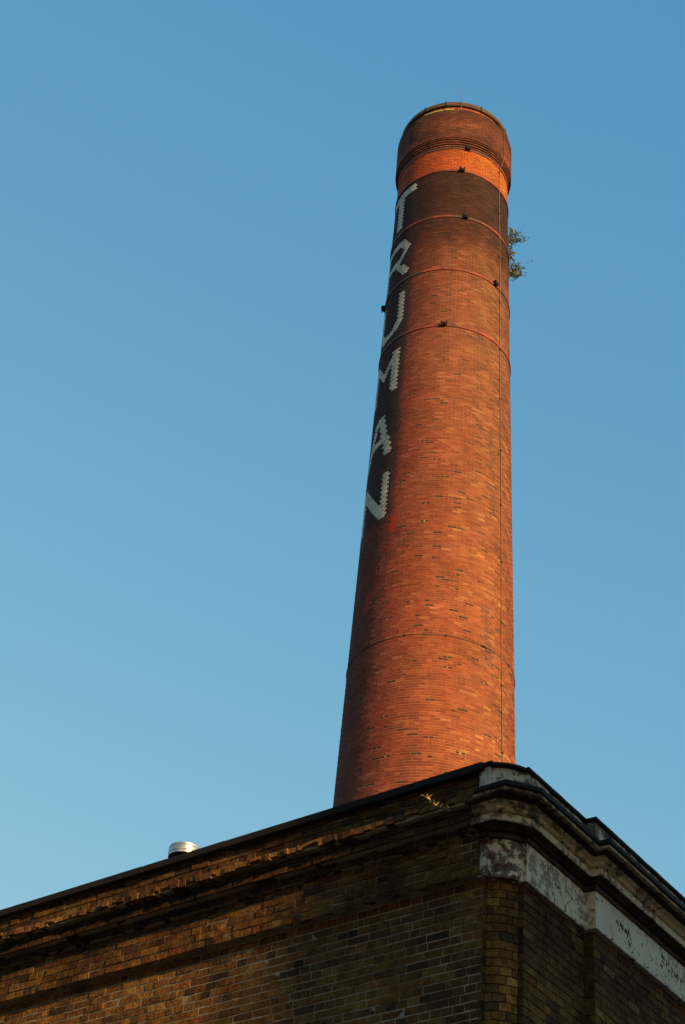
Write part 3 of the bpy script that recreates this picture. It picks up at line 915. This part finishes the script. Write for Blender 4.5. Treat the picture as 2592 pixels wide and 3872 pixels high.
def on_plane(px, py, n, h):
    """point where the sight line of a photo pixel meets the vertical plane n.X = -h"""
    x = (px - 1296) / F_PX; y = -(py - 1936) / F_PX
    x, y = cr * x - sr * y, sr * x + cr * y
    d = Vector((x, cp - sp * y, sp + cp * y))
    return d * (-h / (n.x * d.x + n.y * d.y))
HL = -(nL.x * P1.x + nL.y * P1.y); HR = -(nR.x * P2.x + nR.y * P2.y)
wb = on_plane(1722, 3062, nL, HL - .34)
weed('ledge_weed', wb, 'yellow-leaved weed trailing from the brick ledge near the corner, the larger one', [
    ([(0, 0, 0), (.03, .07, -.025), (.07, .13, -.02), (.12, .16, .03), (.17, .17, .08), (.20, .17, .12)], 13),
    ([(0, 0, 0), (.02, .03, -.01), (.04, .04, .01)], 3)], M_LEAFY, .048, 3)
wb2 = on_plane(1752, 3020, nL, HL - .325)
weed('ledge_weed', wb2, 'small green weed with one yellow leaf on the brick ledge, next to the corner', [
    ([(0, 0, 0), (.0, .03, .04), (.04, .05, .07)], 5), ([(0, 0, 0), (.04, .02, .02), (.08, .03, .01)], 4)], M_LEAFG, .045, 8)
wc = P2 + dR * (WB + .05) + nR * (QB + .25)
st_ = rng.getstate(); rng.seed(21)
T = root('ledge_fern', (wc.x, wc.y, 7.44), 'small green fern on the dark ledge at the step of the stucco parapet', 'plant')
S, L = Acc(), Acc()
for i in range(9):
    a = rng.uniform(0, 2 * PI); ln = rng.uniform(.08, .17); b0 = Vector((wc.x, wc.y, 7.44))
    P = [b0 + Vector((math.cos(a) * ln * t, math.sin(a) * ln * t, ln * (1.4 * t - 1.0 * t * t))) for t in (0, .35, .7, 1.)]
    tube(P, [.003, .002, .002, .001], 4, acc=S)
    for j in range(9):
        t = (j + 1) / 10.; c = P[0].lerp(P[3], t); c.z = b0.z + ln * (1.4 * t - t * t)
        for sgn in (-1, 1): leaf(L, c, Vector((-math.sin(a) * sgn, math.cos(a) * sgn, .2)), .035 * (1.1 - t * .6), rng.random(), .45)
S.build('stem', M_STEM, T); L.build('foliage', M_LEAFG, T)
rng.setstate(st_)

# ================================================================== ROOF VENT
x_ = (697 - 1296) / F_PX; y_ = -(3227 - 1936) / F_PX
x_, y_ = cr * x_ - sr * y_, sr * x_ + cr * y_
vd = Vector((x_, cp - sp * y_, sp + cp * y_)).normalized()
vc = vd * 19.6
VR, VH = .166, .118
T = root('roof_vent', (vc.x, vc.y, 7.30), 'shiny round metal vent cowl showing above the roof edge of the left front', 'vent')
def vlathe(name, prof, seg, mat, parent, smooth=True):
    V, Fc = [], []
    for (r_, z_) in prof:
        for k in range(seg): V.append(Vector((vc.x + r_ * math.cos(2 * PI * k / seg), vc.y + r_ * math.sin(2 * PI * k / seg), z_)))
    for i in range(len(prof) - 1):
        for k in range(seg):
            k2 = (k + 1) % seg; Fc.append((i * seg + k, i * seg + k2, (i + 1) * seg + k2, (i + 1) * seg + k))
    o = mesh_obj(name, V, Fc, mat, parent)
    if smooth:
        o.data.polygons.foreach_set('use_smooth', [True] * len(o.data.polygons))
        try: o.data.set_sharp_from_angle(angle=rad(30))
        except Exception: pass
    return o
z0 = vc.z - VH / 2; z1 = vc.z + VH / 2
vlathe('cowl', [(VR - .004, z0), (VR, z0), (VR, z0 + .030), (VR + .0045, z0 + .033), (VR, z0 + .037), (VR, z1 - .034), (VR + .0045, z1 - .030), (VR, z1 - .026), (VR, z1 - .004), (VR - .006, z1), (0.002, z1 + .014), (.002, z1 + .011), (VR - .006, z1 - .006), (VR - .004, z0)], 64, M_GALV, T)
vlathe('duct_pipe', [(.085, 7.30), (.085, z0 + .06), (.080, z0 + .06), (.080, 7.30)], 40, M_DARKIN, T)
for k in range(4):
    A = Acc(); a = k * PI / 2 + .6; o2 = Vector((math.cos(a), math.sin(a), 0)); t2 = Vector((-math.sin(a), math.cos(a), 0))
    A.box(Vector((vc.x, vc.y, z0 + .02)) + o2 * .125, t2, o2, UPV, .008, .042, .006)
    A.build('bracket', M_GALV, T)

# ================================================================== GROUND AND WHAT SHADES THE CORNER
g = mesh_obj('ground', [(-1500, -1500, GROUND), (1500, -1500, GROUND), (1500, 1500, GROUND), (-1500, 1500, GROUND)], [(0, 1, 2, 3)], M_GROUND)
g['kind'] = 'structure'
W0 = lL(.74)
sh = Vector((math.sin(SUN_AZ), math.cos(SUN_AZ)))          # horizontal direction to the sun
pr_ = Vector((-sh.y, sh.x))
if pr_.x < 0: pr_ = -pr_
E0 = W0 + sh * 20.0
def block(name, base, along, back, ln, dp, ht, label, eaves):
    """street building: brick walls, coved eaves, flat roof, sash windows"""
    T_ = root(name, (base.x, base.y, GROUND), label, 'building')
    V, Fc = [], []
    prof_ = [(0, GROUND), (0, ht - 3.4)] + ([(.08, ht - 2.9), (.16, ht - 2.3), (.28, ht - 1.5), (.36, ht - .8), (.40, ht)] if eaves else [(0, ht - .6), (.25, ht - .5), (.25, ht)])
    for (o_, z_) in prof_:
        for (a_, b_) in ((-o_, -o_), (ln + o_, -o_), (ln + o_, dp + o_), (-o_, dp + o_)):
            p = base + along * a_ + back * b_; V.append(Vector((p.x, p.y, z_)))
    for k in range(len(prof_) - 1):
        for q in range(4): Fc.append((k * 4 + q, k * 4 + (q + 1) % 4, k * 4 + 4 + (q + 1) % 4, k * 4 + 4 + q))
    mesh_obj('brick_walls', V, Fc, M_WH, T_)
    mesh_obj('flat_roof', [v - Vector((0, 0, .05)) for v in V[-4:]], [(0, 1, 2, 3)], M_ROOF, T_)
    A3, B3 = Vector((along.x, along.y, 0)), Vector((back.x, back.y, 0))
    for fl in range(3):
        for i in range(int(ln / 3.2)):
            p = base + along * (2 + i * 3.2)
            w = Acc(); w.box(Vector((p.x, p.y, .9 + fl * 3.3)) - B3 * .015, A3, -B3, UPV, .56, .03, .95)
            wo = w.build('window', M_GLASS, T_)
            f = Acc()
            for sx in (-1, 0, 1): f.box(Vector((p.x, p.y, .9 + fl * 3.3)) - B3 * .05 + A3 * (.56 * sx), A3, -B3, UPV, .035, .03, .98)
            for sz in (-1, 0, 1): f.box(Vector((p.x, p.y, .9 + fl * 3.3)) - B3 * .055 + UPV * (.95 * sz), A3, -B3, UPV, .60, .03, .035)
            f.build('window_frame', M_ST_DIRTY, wo)
block('warehouse', E0, pr_, sh, 32, 11, 14.0, 'brown brick warehouse with coved eaves across the street to the right', True)
N2 = lL(22, 17.0)  # terrace added out of view to cut the sky light on the left wall
block('sky_blocking_terrace', N2, -dL, nL, 32, 9, 16.0, 'unseen long brown brick terrace behind the viewer, added to block sky light', False)
